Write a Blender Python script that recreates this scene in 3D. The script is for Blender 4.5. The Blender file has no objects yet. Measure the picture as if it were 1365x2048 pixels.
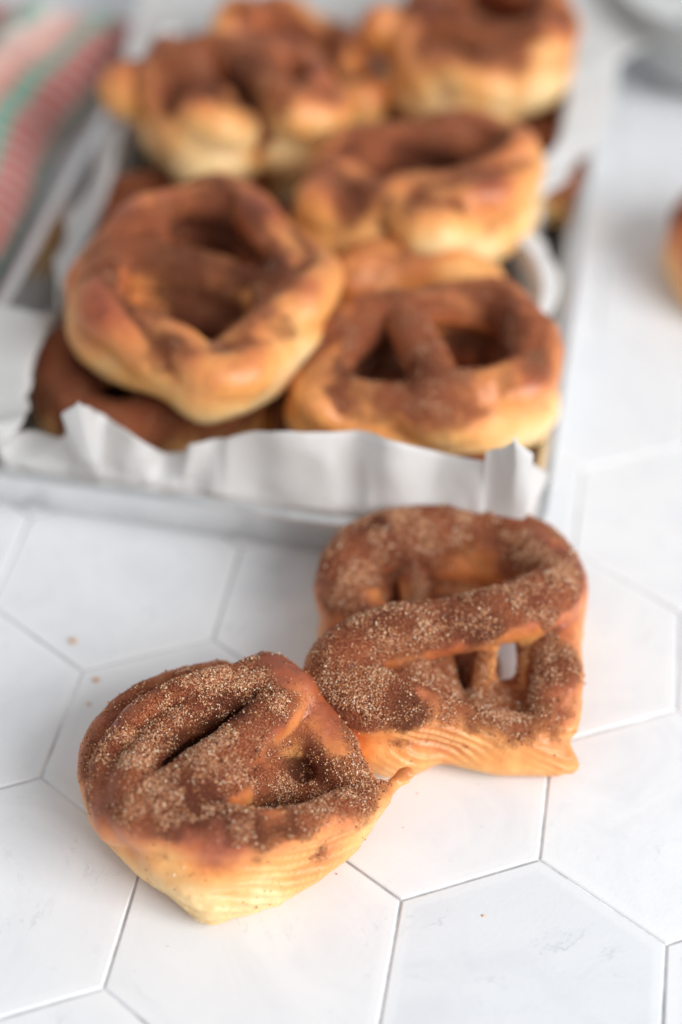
import bpy, math
import numpy as np
R = math.radians
scene = bpy.context.scene
C = scene.collection

# ------------------------------------------------------------------ camera
cam_d = bpy.data.cameras.new('camera')
cam = bpy.data.objects.new('camera', cam_d)
C.objects.link(cam)
CAM_LOC = np.array((0.05741402, -0.28735702, 0.42696357))
CAM_ROT = (0.81383514, -0.03278472, 0.17435418)
FPX = 3400.0                                    # focal length in pixels of the 1365x2048 photograph
cam.location = CAM_LOC
cam.rotation_euler = CAM_ROT
cam_d.sensor_fit = 'VERTICAL'
cam_d.sensor_height = 36.0
cam_d.lens = FPX / 2048 * 36.0
cam_d.clip_start = 0.01
cam_d.clip_end = 20
cam_d.dof.use_dof = True
cam_d.dof.focus_distance = 0.506
cam_d.dof.aperture_fstop = 2.8
cam_d.dof.aperture_blades = 0
scene.camera = cam

# ------------------------------------------------------------------ light
world = bpy.data.worlds.new('World')
scene.world = world
world.use_nodes = True
bg = world.node_tree.nodes['Background']
bg.inputs[0].default_value = (0.95, 0.975, 1.0, 1)
bg.inputs[1].default_value = 0.47

def area(name, loc, target, size, size_y, power, col):
    d = bpy.data.lights.new(name, 'AREA')
    d.shape = 'RECTANGLE'; d.size = size; d.size_y = size_y
    d.energy = power; d.color = col
    o = bpy.data.objects.new(name, d); C.objects.link(o)
    o.location = loc
    v = np.array(target) - np.array(loc)
    from mathutils import Vector
    o.rotation_euler = Vector(v).to_track_quat('-Z', 'Y').to_euler()
    return o
area('window_light', (1.36, -0.58, 1.00), (0.0, 0.20, 0.02), 1.3, 1.1, 38.5, (0.985, 0.99, 1.0))

scene.view_settings.view_transform = 'Standard'
scene.view_settings.look = 'None'
scene.view_settings.exposure = 0.03
scene.view_settings.gamma = 1.0
scene.view_settings.use_curve_mapping = False
scene.render.engine = 'CYCLES'
scene.cycles.use_denoising = True
scene.cycles.max_bounces = 8
scene.cycles.diffuse_bounces = 5
scene.cycles.sample_clamp_indirect = 6

# ------------------------------------------------------------------ helpers
def rotm(rx, ry, rz):
    cx, sx, cy, sy, cz, sz = math.cos(rx), math.sin(rx), math.cos(ry), math.sin(ry), math.cos(rz), math.sin(rz)
    X = np.array([[1, 0, 0], [0, cx, -sx], [0, sx, cx]]); Y = np.array([[cy, 0, sy], [0, 1, 0], [-sy, 0, cy]])
    Z = np.array([[cz, -sz, 0], [sz, cz, 0], [0, 0, 1]])
    return Z @ Y @ X
CM = rotm(*CAM_ROT)
def ray(px, py):
    return CM @ np.array([(px - 682.5) / FPX, -(py - 1024) / FPX, -1.0])
def at(px, py, zmm):                            # survey: photograph point at a known height (mm)
    d = ray(px, py); t = (zmm * .001 - CAM_LOC[2]) / d[2]
    return CAM_LOC + t * d
def at_y(px, py, Y):
    d = ray(px, py); t = (Y - CAM_LOC[1]) / d[1]
    return CAM_LOC + t * d
def at_x(px, py, X):
    d = ray(px, py); t = (X - CAM_LOC[0]) / d[0]
    return CAM_LOC + t * d

def tag(o, label=None, cat=None, group=None, kind=None):
    if label: o['label'] = label
    if cat: o['category'] = cat
    if group: o['group'] = group
    if kind: o['kind'] = kind
    return o
def empty(name, loc):
    o = bpy.data.objects.new(name, None); C.objects.link(o); o.location = loc
    o.empty_display_size = 0.02
    return o
def mesh_obj(name, V, F, mat, parent=None, smooth=True, attrs=None, loc=(0, 0, 0)):
    V = np.asarray(V, dtype=np.float32); loc = np.asarray(loc, dtype=np.float32)
    me = bpy.data.meshes.new(name)
    if isinstance(F, np.ndarray):
        n, k = F.shape
        me.vertices.add(len(V)); me.vertices.foreach_set('co', (V - loc).ravel())
        me.loops.add(n * k); me.loops.foreach_set('vertex_index', F.astype(np.int32).ravel())
        me.polygons.add(n); me.polygons.foreach_set('loop_start', np.arange(0, n * k, k, dtype=np.int32))
        me.update(calc_edges=True); me.validate()
    else:
        me.from_pydata((V - loc).tolist(), [], F)
    me.polygons.foreach_set('use_smooth', np.full(len(me.polygons), smooth))
    for an, arr in (attrs or {}).items():
        if arr.ndim == 1:
            a = me.attributes.new(an, 'FLOAT', 'POINT'); a.data.foreach_set('value', arr.astype(np.float32))
        else:
            a = me.attributes.new(an, 'FLOAT_VECTOR', 'POINT'); a.data.foreach_set('vector', arr.astype(np.float32).ravel())
    me.materials.append(mat)
    me.update()
    o = bpy.data.objects.new(name, me); C.objects.link(o)
    if parent is not None:
        o.parent = parent
    else:
        o.location = loc.tolist()
    return o

# numpy value noise -------------------------------------------------
def _h(ix, iy, iz, seed):
    n = (ix * 374761393 + iy * 668265263 + iz * 2147483647 + seed * 1274126177) & 0xffffffff
    n = ((n ^ (n >> 13)) * 1274126177) & 0xffffffff
    n = ((n ^ (n >> 16)) * 2246822519) & 0xffffffff
    return ((n ^ (n >> 15)) & 0xffff) / 32767.5 - 1.0
def noise(P, scale, seed=0):
    Q = np.asarray(P, dtype=np.float64) / scale
    I = np.floor(Q).astype(np.int64); f = Q - I; f = f * f * (3 - 2 * f)
    out = 0
    for dx in (0, 1):
        for dy in (0, 1):
            for dz in (0, 1):
                w = (f[:, 0] if dx else 1 - f[:, 0]) * (f[:, 1] if dy else 1 - f[:, 1]) * (f[:, 2] if dz else 1 - f[:, 2])
                out = out + w * _h(I[:, 0] + dx, I[:, 1] + dy, I[:, 2] + dz, seed)
    return out
def sstep(a, b, x):
    t = np.clip((x - a) / (b - a), 0, 1); return t * t * (3 - 2 * t)

def spline(P, n_per=6, closed=False):
    P = np.asarray(P, dtype=float)
    if closed: Q = np.vstack([P[-1], P, P[0], P[1]]); segs = len(P)
    else: Q = np.vstack([2 * P[0] - P[1], P, 2 * P[-1] - P[-2]]); segs = len(P) - 1
    out = []
    for i in range(segs):
        a, b, c, d = Q[i], Q[i + 1], Q[i + 2], Q[i + 3]
        for t in np.arange(n_per) / n_per:
            out.append(.5 * (2 * b + (c - a) * t + (2 * a - 5 * b + 4 * c - d) * t * t + (3 * b - a - 3 * c + d) * t ** 3))
    out.append(P[0] if closed else P[-1])
    return np.array(out)

# ------------------------------------------------------------------ materials
def new_mat(name):
    m = bpy.data.materials.new(name); m.use_nodes = True
    return m, m.node_tree, m.node_tree.nodes['Principled BSDF']
def node(nt, typ, **kw):
    n = nt.nodes.new(typ)
    for k, v in kw.items():
        if hasattr(n, k): setattr(n, k, v)
        else: n.inputs[k].default_value = v
    return n
def ramp(nt, fac, stops, interp='LINEAR'):
    r = nt.nodes.new('ShaderNodeValToRGB'); nt.links.new(fac, r.inputs[0])
    e = r.color_ramp.elements; r.color_ramp.interpolation = interp
    while len(e) < len(stops): e.new(0.5)
    for el, (p, c) in zip(e, stops):
        el.position = p; el.color = (*c, 1) if len(c) == 3 else c
    return r.outputs[0]
def mix(nt, fac, a, b):
    m = nt.nodes.new('ShaderNodeMix'); m.data_type = 'RGBA'
    if hasattr(fac, 'is_linked'): nt.links.new(fac, m.inputs[0])
    else: m.inputs[0].default_value = fac
    for s, v in ((6, a), (7, b)):
        if hasattr(v, 'is_linked'): nt.links.new(v, m.inputs[s])
        else: m.inputs[s].default_value = (*v, 1)
    return m.outputs[2]
def math_n(nt, op, a, b=None, c=None):
    m = nt.nodes.new('ShaderNodeMath'); m.operation = op
    for i, v in enumerate((a, b, c)):
        if v is None: continue
        if hasattr(v, 'is_linked'): nt.links.new(v, m.inputs[i])
        else: m.inputs[i].default_value = v
    return m.outputs[0]
def attr(nt, name, out='Fac'):
    a = nt.nodes.new('ShaderNodeAttribute'); a.attribute_name = name
    return a.outputs[out]

def dough_material():
    m, nt, b = new_mat('baked_laminated_dough')
    L = nt.links.new
    tc = nt.nodes.new('ShaderNodeTexCoord').outputs['Object']
    n1 = node(nt, 'ShaderNodeTexNoise', **{'Scale': 260., 'Detail': 5., 'Roughness': .65}); L(tc, n1.inputs[0])
    n2 = node(nt, 'ShaderNodeTexNoise', **{'Scale': 1900., 'Detail': 3., 'Roughness': .75}); L(tc, n2.inputs[0])
    n3 = node(nt, 'ShaderNodeTexNoise', **{'Scale': 90., 'Detail': 4., 'Roughness': .6}); L(tc, n3.inputs[0])
    bake = attr(nt, 'bake'); sug = attr(nt, 'sugar'); lam = attr(nt, 'lam'); dark = attr(nt, 'dark')
    # crust: pale at the foot, golden on the flanks, red-brown where the oven caught it and in the hollows
    bk = math_n(nt, 'ADD', bake, math_n(nt, 'MULTIPLY', math_n(nt, 'SUBTRACT', n3.outputs[0], .5), .55))
    crust = ramp(nt, bk, [(0.0, (.93, .66, .33)), (.20, (.90, .49, .17)), (.42, (.85, .36, .105)), (.64, (.68, .225, .070)), (.84, (.43, .110, .042)), (1.0, (.24, .055, .026))])
    crust = mix(nt, math_n(nt, 'MULTIPLY', lam, .65), crust, (.88, .60, .29))
    # stray specks of spice on the bare crust
    speck = ramp(nt, n2.outputs[0], [(.60, (0, 0, 0)), (.66, (1, 1, 1))])
    spk = math_n(nt, 'MULTIPLY', speck, math_n(nt, 'MULTIPLY', sstepn(nt, sug, 0.02, .5), .75))
    crust = mix(nt, spk, crust, (.20, .06, .025))
    # cinnamon sugar film
    cin = ramp(nt, n2.outputs[0], [(.34, (.085, .018, .009)), (.45, (.25, .060, .026)), (.56, (.42, .125, .054)), (.70, (.74, .36, .18))])
    cin2 = mix(nt, math_n(nt, 'MULTIPLY', dark, .8), cin, (.075, .022, .013))  # dark: cinnamon patches, with shade painted into hollows and bottom layer
    s_edge = math_n(nt, 'ADD', sug, math_n(nt, 'MULTIPLY', math_n(nt, 'SUBTRACT', n2.outputs[0], .5), 1.5))
    s_edge = math_n(nt, 'ADD', s_edge, math_n(nt, 'MULTIPLY', math_n(nt, 'SUBTRACT', n1.outputs[0], .5), .9))
    cover = math_n(nt, 'MULTIPLY', sstepn(nt, s_edge, .18, .88), .95)
    L(mix(nt, cover, crust, cin2), b.inputs['Base Color'])
    rough = nt.nodes.new('ShaderNodeMapRange'); L(cover, rough.inputs[0]); rough.inputs[3].default_value = .30; rough.inputs[4].default_value = .75
    L(rough.outputs[0], b.inputs['Roughness'])
    b.inputs['Subsurface Weight'].default_value = .22
    b.inputs['Subsurface Radius'].default_value = (1, .45, .18)
    b.inputs['Subsurface Scale'].default_value = .004
    sp = nt.nodes.new('ShaderNodeMapRange'); L(cover, sp.inputs[0]); sp.inputs[3].default_value = .55; sp.inputs[4].default_value = .12
    L(sp.outputs[0], b.inputs['Specular IOR Level'])
    bu = nt.nodes.new('ShaderNodeBump'); bu.inputs['Strength'].default_value = .8; bu.inputs['Distance'].default_value = .0008
    hgt = math_n(nt, 'ADD', math_n(nt, 'MULTIPLY', n2.outputs[0], math_n(nt, 'MULTIPLY_ADD', cover, 1.2, .12)), math_n(nt, 'MULTIPLY', n1.outputs[0], .6))
    L(hgt, bu.inputs['Height']); L(bu.outputs[0], b.inputs['Normal'])
    return m
def sstepn(nt, v, lo, hi):
    r = nt.nodes.new('ShaderNodeMapRange'); r.interpolation_type = 'SMOOTHSTEP'
    nt.links.new(v, r.inputs[0]); r.inputs[1].default_value = lo; r.inputs[2].default_value = hi
    return r.outputs[0]
M_DOUGH = dough_material()

def grain_material():
    m, nt, b = new_mat('cinnamon_sugar_crystals')
    t = attr(nt, 'tone')
    col = ramp(nt, t, [(0, (.14, .036, .015)), (.30, (.40, .12, .05)), (.55, (.64, .28, .13)), (.80, (.86, .52, .29)), (1, (.96, .76, .54))])
    nt.links.new(col, b.inputs['Base Color'])
    b.inputs['Roughness'].default_value = .22
    b.inputs['Specular IOR Level'].default_value = .45
    b.inputs['Transmission Weight'].default_value = .12
    return m
M_GRAIN = grain_material()

def tile_material():
    m, nt, b = new_mat('white_marble_tile'); L = nt.links.new
    geo = nt.nodes.new('ShaderNodeNewGeometry').outputs['Position']
    oi = nt.nodes.new('ShaderNodeObjectInfo')
    add = nt.nodes.new('ShaderNodeVectorMath'); add.operation = 'MULTIPLY_ADD'
    comb = nt.nodes.new('ShaderNodeCombineXYZ'); 
    for i in range(3): L(math_n(nt, 'MULTIPLY', oi.outputs['Random'], (7.3, 3.1, 5.7)[i]), comb.inputs[i])
    add.inputs[1].default_value = (1, 1, 1); L(geo, add.inputs[0]); L(comb.outputs[0], add.inputs[2])
    n1 = node(nt, 'ShaderNodeTexNoise', **{'Scale': 22., 'Detail': 6., 'Roughness': .6, 'Distortion': 1.6}); L(add.outputs[0], n1.inputs[0])
    n2 = node(nt, 'ShaderNodeTexNoise', **{'Scale': 60., 'Detail': 6., 'Roughness': .7, 'Distortion': .6}); L(add.outputs[0], n2.inputs[0])
    cloud = ramp(nt, n1.outputs[0], [(.30, (.79, .80, .82)), (.50, (.85, .857, .868)), (.70, (.875, .88, .885))])
    vein = ramp(nt, n1.outputs[0], [(.475, (0, 0, 0)), (.495, (1, 1, 1)), (.515, (0, 0, 0))])
    vm = math_n(nt, 'MULTIPLY', vein, math_n(nt, 'MULTIPLY', sstepn(nt, n2.outputs[0], .5, .72), .5))
    col = mix(nt, vm, cloud, (.48, .51, .55))
    tone = oi.outputs['Color']
    mul = nt.nodes.new('ShaderNodeMix'); mul.data_type = 'RGBA'; mul.blend_type = 'MULTIPLY'; mul.inputs[0].default_value = 1
    L(col, mul.inputs[6]); L(tone, mul.inputs[7])
    edge = attr(nt, 'edge')
    c2 = mix(nt, math_n(nt, 'MULTIPLY', edge, .45), mul.outputs[2], (.90, .905, .91))
    L(c2, b.inputs['Base Color'])
    L(ramp(nt, n2.outputs[0], [(.3, (.42,) * 3), (.7, (.55,) * 3)]), b.inputs['Roughness'])
    b.inputs['Specular IOR Level'].default_value = .3
    bu = nt.nodes.new('ShaderNodeBump'); bu.inputs['Strength'].default_value = .15; bu.inputs['Distance'].default_value = .0004
    n3 = node(nt, 'ShaderNodeTexNoise', **{'Scale': 700., 'Detail': 3.}); L(geo, n3.inputs[0])
    L(n3.outputs[0], bu.inputs['Height']); L(bu.outputs[0], b.inputs['Normal'])
    return m
def grout_material():
    m, nt, b = new_mat('pale_grey_grout'); L = nt.links.new
    geo = nt.nodes.new('ShaderNodeNewGeometry').outputs['Position']
    n = node(nt, 'ShaderNodeTexNoise', **{'Scale': 16., 'Detail': 5., 'Roughness': .7}); L(geo, n.inputs[0])
    L(ramp(nt, n.outputs[0], [(.36, (.36, .35, .36)), (.5, (.64, .64, .65)), (.58, (.87, .87, .88))]), b.inputs['Base Color'])
    b.inputs['Roughness'].default_value = .9
    return m
def metal_material():
    m, nt, b = new_mat('brushed_aluminium'); L = nt.links.new
    tc = nt.nodes.new('ShaderNodeTexCoord').outputs['Object']
    n = node(nt, 'ShaderNodeTexNoise', **{'Scale': 40., 'Detail': 5., 'Roughness': .7}); L(tc, n.inputs[0])
    L(ramp(nt, n.outputs[0], [(.3, (.80, .80, .80)), (.7, (.93, .93, .925))]), b.inputs['Base Color'])
    L(ramp(nt, n.outputs[0], [(.3, (.24,) * 3), (.7, (.40,) * 3)]), b.inputs['Roughness'])
    b.inputs['Metallic'].default_value = 1.0
    return m
def paper_material():
    m, nt, b = new_mat('white_parchment'); L = nt.links.new
    tc = nt.nodes.new('ShaderNodeTexCoord').outputs['Object']
    n = node(nt, 'ShaderNodeTexNoise', **{'Scale': 45., 'Detail': 6., 'Roughness': .6}); L(tc, n.inputs[0])
    col = ramp(nt, n.outputs[0], [(.3, (.86, .855, .845)), (.7, (.91, .908, .90))])
    L(col, b.inputs['Base Color'])
    b.inputs['Roughness'].default_value = .48
    b.inputs['Specular IOR Level'].default_value = .35
    tr = nt.nodes.new('ShaderNodeBsdfTranslucent'); L(col, tr.inputs[0])
    ms = nt.nodes.new('ShaderNodeMixShader'); ms.inputs[0].default_value = .45
    L(b.outputs[0], ms.inputs[1]); L(tr.outputs[0], ms.inputs[2])
    L(ms.outputs[0], nt.nodes['Material Output'].inputs[0])
    bu = nt.nodes.new('ShaderNodeBump'); bu.inputs['Strength'].default_value = .4; bu.inputs['Distance'].default_value = .002
    L(n.outputs[0], bu.inputs['Height']); L(bu.outputs[0], b.inputs['Normal'])
    return m
def towel_material():
    m, nt, b = new_mat('striped_cotton'); L = nt.links.new
    u = attr(nt, 'stripe')
    col = ramp(nt, u, [(0, (.06, .26, .18)), (.05, (.52, .05, .035)), (.24, (.05, .34, .23)), (.36, (.68, .16, .11)), (.42, (.84, .42, .34)), (.60, (.88, .74, .66)), (.66, (.14, .44, .33)), (.78, (.86, .58, .50)), (.92, (.70, .24, .19))], 'CONSTANT')
    tc = nt.nodes.new('ShaderNodeTexCoord').outputs['Object']
    n = node(nt, 'ShaderNodeTexNoise', **{'Scale': 900., 'Detail': 3.}); L(tc, n.inputs[0])
    wv = math_n(nt, 'SINE', math_n(nt, 'MULTIPLY', attr(nt, 'along'), 150.))
    col = mix(nt, math_n(nt, 'MULTIPLY', sstepn(nt, wv, -.1, .4), .4), col, (.86, .70, .62))
    L(mix(nt, math_n(nt, 'MULTIPLY', n.outputs[0], .22), col, (.80, .72, .66)), b.inputs['Base Color'])
    b.inputs['Roughness'].default_value = .95
    b.inputs['Sheen Weight'].default_value = .3
    bu = nt.nodes.new('ShaderNodeBump'); bu.inputs['Distance'].default_value = .001; L(n.outputs[0], bu.inputs['Height']); L(bu.outputs[0], b.inputs['Normal'])
    return m
def ceramic_material():
    m, nt, b = new_mat('grey_glazed_ceramic'); L = nt.links.new
    tc = nt.nodes.new('ShaderNodeTexCoord').outputs['Object']
    n = node(nt, 'ShaderNodeTexNoise', **{'Scale': 60., 'Detail': 5.}); L(tc, n.inputs[0])
    L(ramp(nt, n.outputs[0], [(.3, (.36, .385, .39)), (.7, (.43, .455, .46))]), b.inputs['Base Color'])
    b.inputs['Roughness'].default_value = .3
    return m
M_TILE, M_GROUT, M_METAL, M_PAPER, M_TOWEL, M_CERAMIC = tile_material(), grout_material(), metal_material(), paper_material(), towel_material(), ceramic_material()

# ------------------------------------------------------------------ tabletop of hexagonal tiles
S = 0.045; HX = math.sqrt(3) / 2
def build_table():
    V = np.array([(-.62, -.42, -.0009), (.62, -.42, -.0009), (.62, 1.0, -.0009), (-.62, 1.0, -.0009),
                  (-.62, -.42, -.02), (.62, -.42, -.02), (.62, 1.0, -.02), (-.62, 1.0, -.02)])
    F = [(0, 1, 2, 3), (7, 6, 5, 4), (0, 4, 5, 1), (1, 5, 6, 2), (2, 6, 7, 3), (3, 7, 4, 0)]
    top = mesh_obj('tabletop', V, F, M_GROUT, smooth=False)
    tag(top, kind='structure')
    ang = [math.radians(90 + 60 * k) for k in range(6)]
    rings = [(S - .00045 / HX, -.006, 1.), (S - .00045 / HX, -.00035, 1.), (S - .0009 / HX, -.00004, 1.), (S - .0030 / HX, 0.0, .8), (S - .0046 / HX, 0.0, 0.)]
    Vt, ed = [], []
    for r, z, e in rings:
        for a in ang: Vt.append((r * math.cos(a), r * math.sin(a), z)); ed.append(e)
    Ft = []
    for k in range(len(rings) - 1):
        for i in range(6):
            j = (i + 1) % 6
            Ft.append((k * 6 + i, k * 6 + j, (k + 1) * 6 + j, (k + 1) * 6 + i))
    Ft.append(tuple(range(24, 30)))
    first = None
    rng = np.random.default_rng(3)
    for row in range(-4, 13):
        for c in range(-7, 7):
            y = (-.5 + 1.5 * row) * S; x = (2 * c + (row % 2)) * HX * S
            if first is None:
                o = mesh_obj('tile', Vt, Ft, M_TILE, smooth=False, attrs={'edge': np.array(ed)}); first = o
            else:
                o = first.copy(); C.objects.link(o)
            o.parent = top
            t = float(rng.uniform(.95, 1.0)); o.color = (.90, .918, .94, 1) if (row, c) == (0, 1) else (t, t * 1.003, t * 1.008, 1)
            o.location = (x, y, float(rng.uniform(-.00012, 0)))
build_table()

# ------------------------------------------------------------------ sheet pan
PX0, PX1, PY0, PY1 = -0.157, 0.067, 0.127, 0.462
def rrect(x0, x1, y0, y1, r, n=8):
    P = []
    for cx, cy, a0 in ((x1 - r, y1 - r, 0), (x0 + r, y1 - r, 90), (x0 + r, y0 + r, 180), (x1 - r, y0 + r, 270)):
        for k in range(n + 1):
            a = math.radians(a0 + 90 * k / n); P.append((cx + r * math.cos(a), cy + r * math.sin(a)))
    return np.array(P)
def loft_rect(profile, rad):
    V, F = [], []
    for off, z in profile:                       # off: inset from the outer edge
        pts = rrect(PX0 + off, PX1 - off, PY0 + off, PY1 - off, max(rad - off, .004))
        V += [(x, y, z) for x, y in pts]
    n = len(V) // len(profile)
    for k in range(len(profile) - 1):
        for i in range(n):
            j = (i + 1) % n
            F.append((k * n + i, k * n + j, (k + 1) * n + j, (k + 1) * n + i))
    return V, F, n
def build_pan():
    c = ((PX0 + PX1) / 2, (PY0 + PY1) / 2, 0)
    pan = empty('sheet_pan', c)
    tag(pan, 'shallow rectangular aluminium sheet pan lined with parchment and piled with pastries', 'baking tray')
    prof = [(.0060, .0240), (.0068, .0220), (.0105, .0040), (.0125, .0018), (.0150, .0012)]
    V, F, n = loft_rect(prof, .022)
    F = [f[::-1] for f in F]
    k = len(prof) - 1
    F.append(tuple(k * n + i for i in range(n)))
    prof2 = [(.0052, .0240), (.0060, .0220), (.0097, .0035), (.0118, .0010), (.0150, .0006)]
    V2, F2, n2 = loft_rect(prof2, .022); b0 = len(V)
    V += V2; F += [tuple(b0 + i for i in f) for f in F2]; F.append(tuple(b0 + 4 * n + i for i in reversed(range(n))))
    mesh_obj('basin', V, F, M_METAL, pan, loc=c)
    rim = []
    for a in range(13):
        t = math.radians(a * 30)
        rim.append((.0034 + .0034 * math.cos(t), .0243 + .0024 * math.sin(t)))
    V, F, n = loft_rect(rim, .024)
    mesh_obj('rolled_rim', V, F, M_METAL, pan, loc=c)
build_pan()

# ------------------------------------------------------------------ parchment
def build_paper():
    # free edge of the sheet with the foot of the same fold on the pan's base
    yf = .137
    E = []                                      # (edge xyz, base xy)
    bx0, bx1, by0, by1 = PX0 + .017, PX1 - .017, PY0 + .017, PY1 - .017
    front = [(0, 868), (62, 864), (118, 878), (134, 832), (162, 806), (205, 828), (268, 868), (330, 905), (372, 903), (452, 868), (570, 864), (708, 857), (790, 878), (880, 903), (968, 926), (986, 902), (1038, 888)]
    for i, (x, y) in enumerate(front):
        p = at_y(x, y, yf + (.004 if i % 2 else -.003) - (.012 if 3 <= i <= 4 else 0) - (.006 if i >= 15 else 0))
        E.append((p, (np.clip(p[0], bx0, bx1), by0), None))
    p = at(1088, 948, 31); E.append((p, (bx1, by0), None))
    p = at(1072, 905, 18); E.append((p, (bx1, by0 + .01), None))
    for xo, xi, y, zo, zi in [(1050, 1035, 800, 18, 16), (1058, 1030, 700, 26, 20), (1088, 1052, 655, 30, 31), (1120, 1080, 600, 34, 37), (1134, 1078, 545, 36, 40), (1116, 1052, 492, 38, 43), (1072, 1004, 446, 41, 47),
                              (1092, 1022, 400, 41, 48), (1138, 1068, 340, 38, 47), (1196, 1112, 280, 34, 46), (1230, 1130, 200, 31, 44), (1246, 1148, 120, 29, 42)]:
        p = at(xo, y, zo)
        E.append((p, (bx1, np.clip(p[1], by0 + .02, by1 - .01)), at(xi, y + 6, zi)))
    for p, b in [((.084, .478, .036), (bx1, by1)), ((.112, .520, .040), (bx1, by1)), ((.05, .53, .046), (bx1 - .02, by1)), ((-.03, .525, .050), (-.03, by1)), ((-.10, .515, .046), (-.10, by1)), ((-.165, .497, .040), (bx0, by1))]:
        E.append((np.array(p), b, None))
    for xo, xi, y, zo, zi in [(252, 272, 205, 32, 36), (218, 246, 262, 32, 39), (180, 222, 350, 33, 42), (142, 192, 440, 34, 44), (120, 152, 520, 35, 41), (106, 128, 580, 37, 38)]:
        p = at(xo, y, zo)
        E.append((p, (bx0, np.clip(p[1], by0 + .02, by1 - .01)), at(xi, y + 6, zi)))
    for x, y, z, mx, my, mz in [(96, 612, 43, 108, 640, 36), (40, 606, 43, 88, 662, 40), (-30, 606, 42, 80, 690, 42), (-110, 640, 41, 74, 722, 43), (-150, 740, 41, 64, 762, 43), (-110, 850, 43, 48, 812, 42), (-50, 872, 45, 36, 846, 42)]:
        E.append((at(x, y, z), (bx0, by0 + .03 if y < 700 else by0), at(mx, my, mz)))
    ep = spline([e[0] for e in E], 12, True)[:-1]
    bp = []
    for i in range(len(E)):
        b0, b1 = np.array(E[i][1]), np.array(E[(i + 1) % len(E)][1])
        for t in np.arange(12) / 12: bp.append(b0 + (b1 - b0) * t)
    bp = np.array(bp)
    mids = []
    for e, b_, m_ in E:
        if m_ is None:
            b_ = np.array(b_)
            o_ = np.array([b_[0] + (-.008 if b_[0] <= bx0 + 1e-6 else .008 if b_[0] >= bx1 - 1e-6 else 0), b_[1] + (-.0125 if b_[1] <= by0 + 1e-6 else .007 if b_[1] >= by1 - 1e-6 else 0), min(.0280, e[2] * .8)])
            mids.append(o_)
        else: mids.append(m_)
    out = spline(mids, 12, True)[:-1]
    N = len(ep)
    rows = []
    K = 22
    for k in range(K + 1):
        v = k / K
        base = np.c_[bp, np.full(N, .0030)]
        if v < .4: t = v / .4; P = base * (1 - t) + out * t
        else:
            t = (v - .4) / .6; P = out * (1 - t) + ep * t
        rows.append(P)
    rows = np.array(rows)
    # pleats and crumples: stronger toward the free edge
    arc = np.r_[0, np.cumsum(np.linalg.norm(np.diff(ep, axis=0), axis=1))]
    for k in range(K + 1):
        v = k / K
        q = np.c_[arc, np.full(N, v * .035), np.zeros(N)]
        w = (np.abs(noise(q, .034, 5)) + .35 * np.abs(noise(q + v * .01, .016, 6)) - .45) * .0060 * (.3 + .9 * v) + (np.abs(noise(q * np.array([1, .6, 1]), .012, 8)) - .4) * .0012
        tan = np.roll(rows[k], -1, 0) - np.roll(rows[k], 1, 0); tan[:, 2] = 0
        nrm = np.c_[-tan[:, 1], tan[:, 0], np.zeros(N)]; nrm /= np.linalg.norm(nrm, axis=1)[:, None] + 1e-9
        if v > 0.02: rows[k] = rows[k] + nrm * (w * (.15 if v < .4 else 1))[:, None]
    V = rows.reshape(-1, 3).tolist()
    F = []
    for k in range(K):
        for i in range(N):
            j = (i + 1) % N
            F.append((k * N + i, k * N + j, (k + 1) * N + j, (k + 1) * N + i))
    cidx = len(V); V.append(((bx0 + bx1) / 2, (by0 + by1) / 2, .0028))
    for i in range(N): F.append((cidx, (i + 1) % N, i))
    c = ((PX0 + PX1) / 2, (PY0 + PY1) / 2, .0028)
    o = mesh_obj('parchment_paper', V, F, M_PAPER, loc=c)
    so = o.modifiers.new('thickness', 'SOLIDIFY'); so.thickness = .00018
    tag(o, 'crumpled white parchment paper lining the sheet pan, its edge standing above the rim', 'parchment paper')
build_paper()

# ------------------------------------------------------------------ pastry: ropes of laminated dough fused into a puffed knot
def chain_dist(P, pts):
    """distance to a rope (polyline with radii); returns d, nearest segment index and t"""
    best = np.full(len(P), 1e3, dtype=np.float32); idx = np.zeros(len(P), dtype=np.int32); tt = np.zeros(len(P), dtype=np.float32)
    for i in range(len(pts) - 1):
        a, b = pts[i, :3].astype(np.float32), pts[i + 1, :3].astype(np.float32)
        ab = b - a; l2 = float(ab @ ab) + 1e-12
        pa = P - a
        t = np.clip((pa @ ab) / l2, 0, 1)
        q = pa - t[:, None] * ab
        d = np.sqrt(np.einsum('ij,ij->i', q, q)) - (pts[i, 3] * (1 - t) + pts[i + 1, 3] * t).astype(np.float32)
        m = d < best
        best[m] = d[m]; idx[m] = i; tt[m] = t[m]
    return best, idx, tt

def smin(a, b, k):
    h = np.clip(.5 + .5 * (b - a) / k, 0, 1)
    return b * (1 - h) + a * h - k * h * (1 - h)

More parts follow.
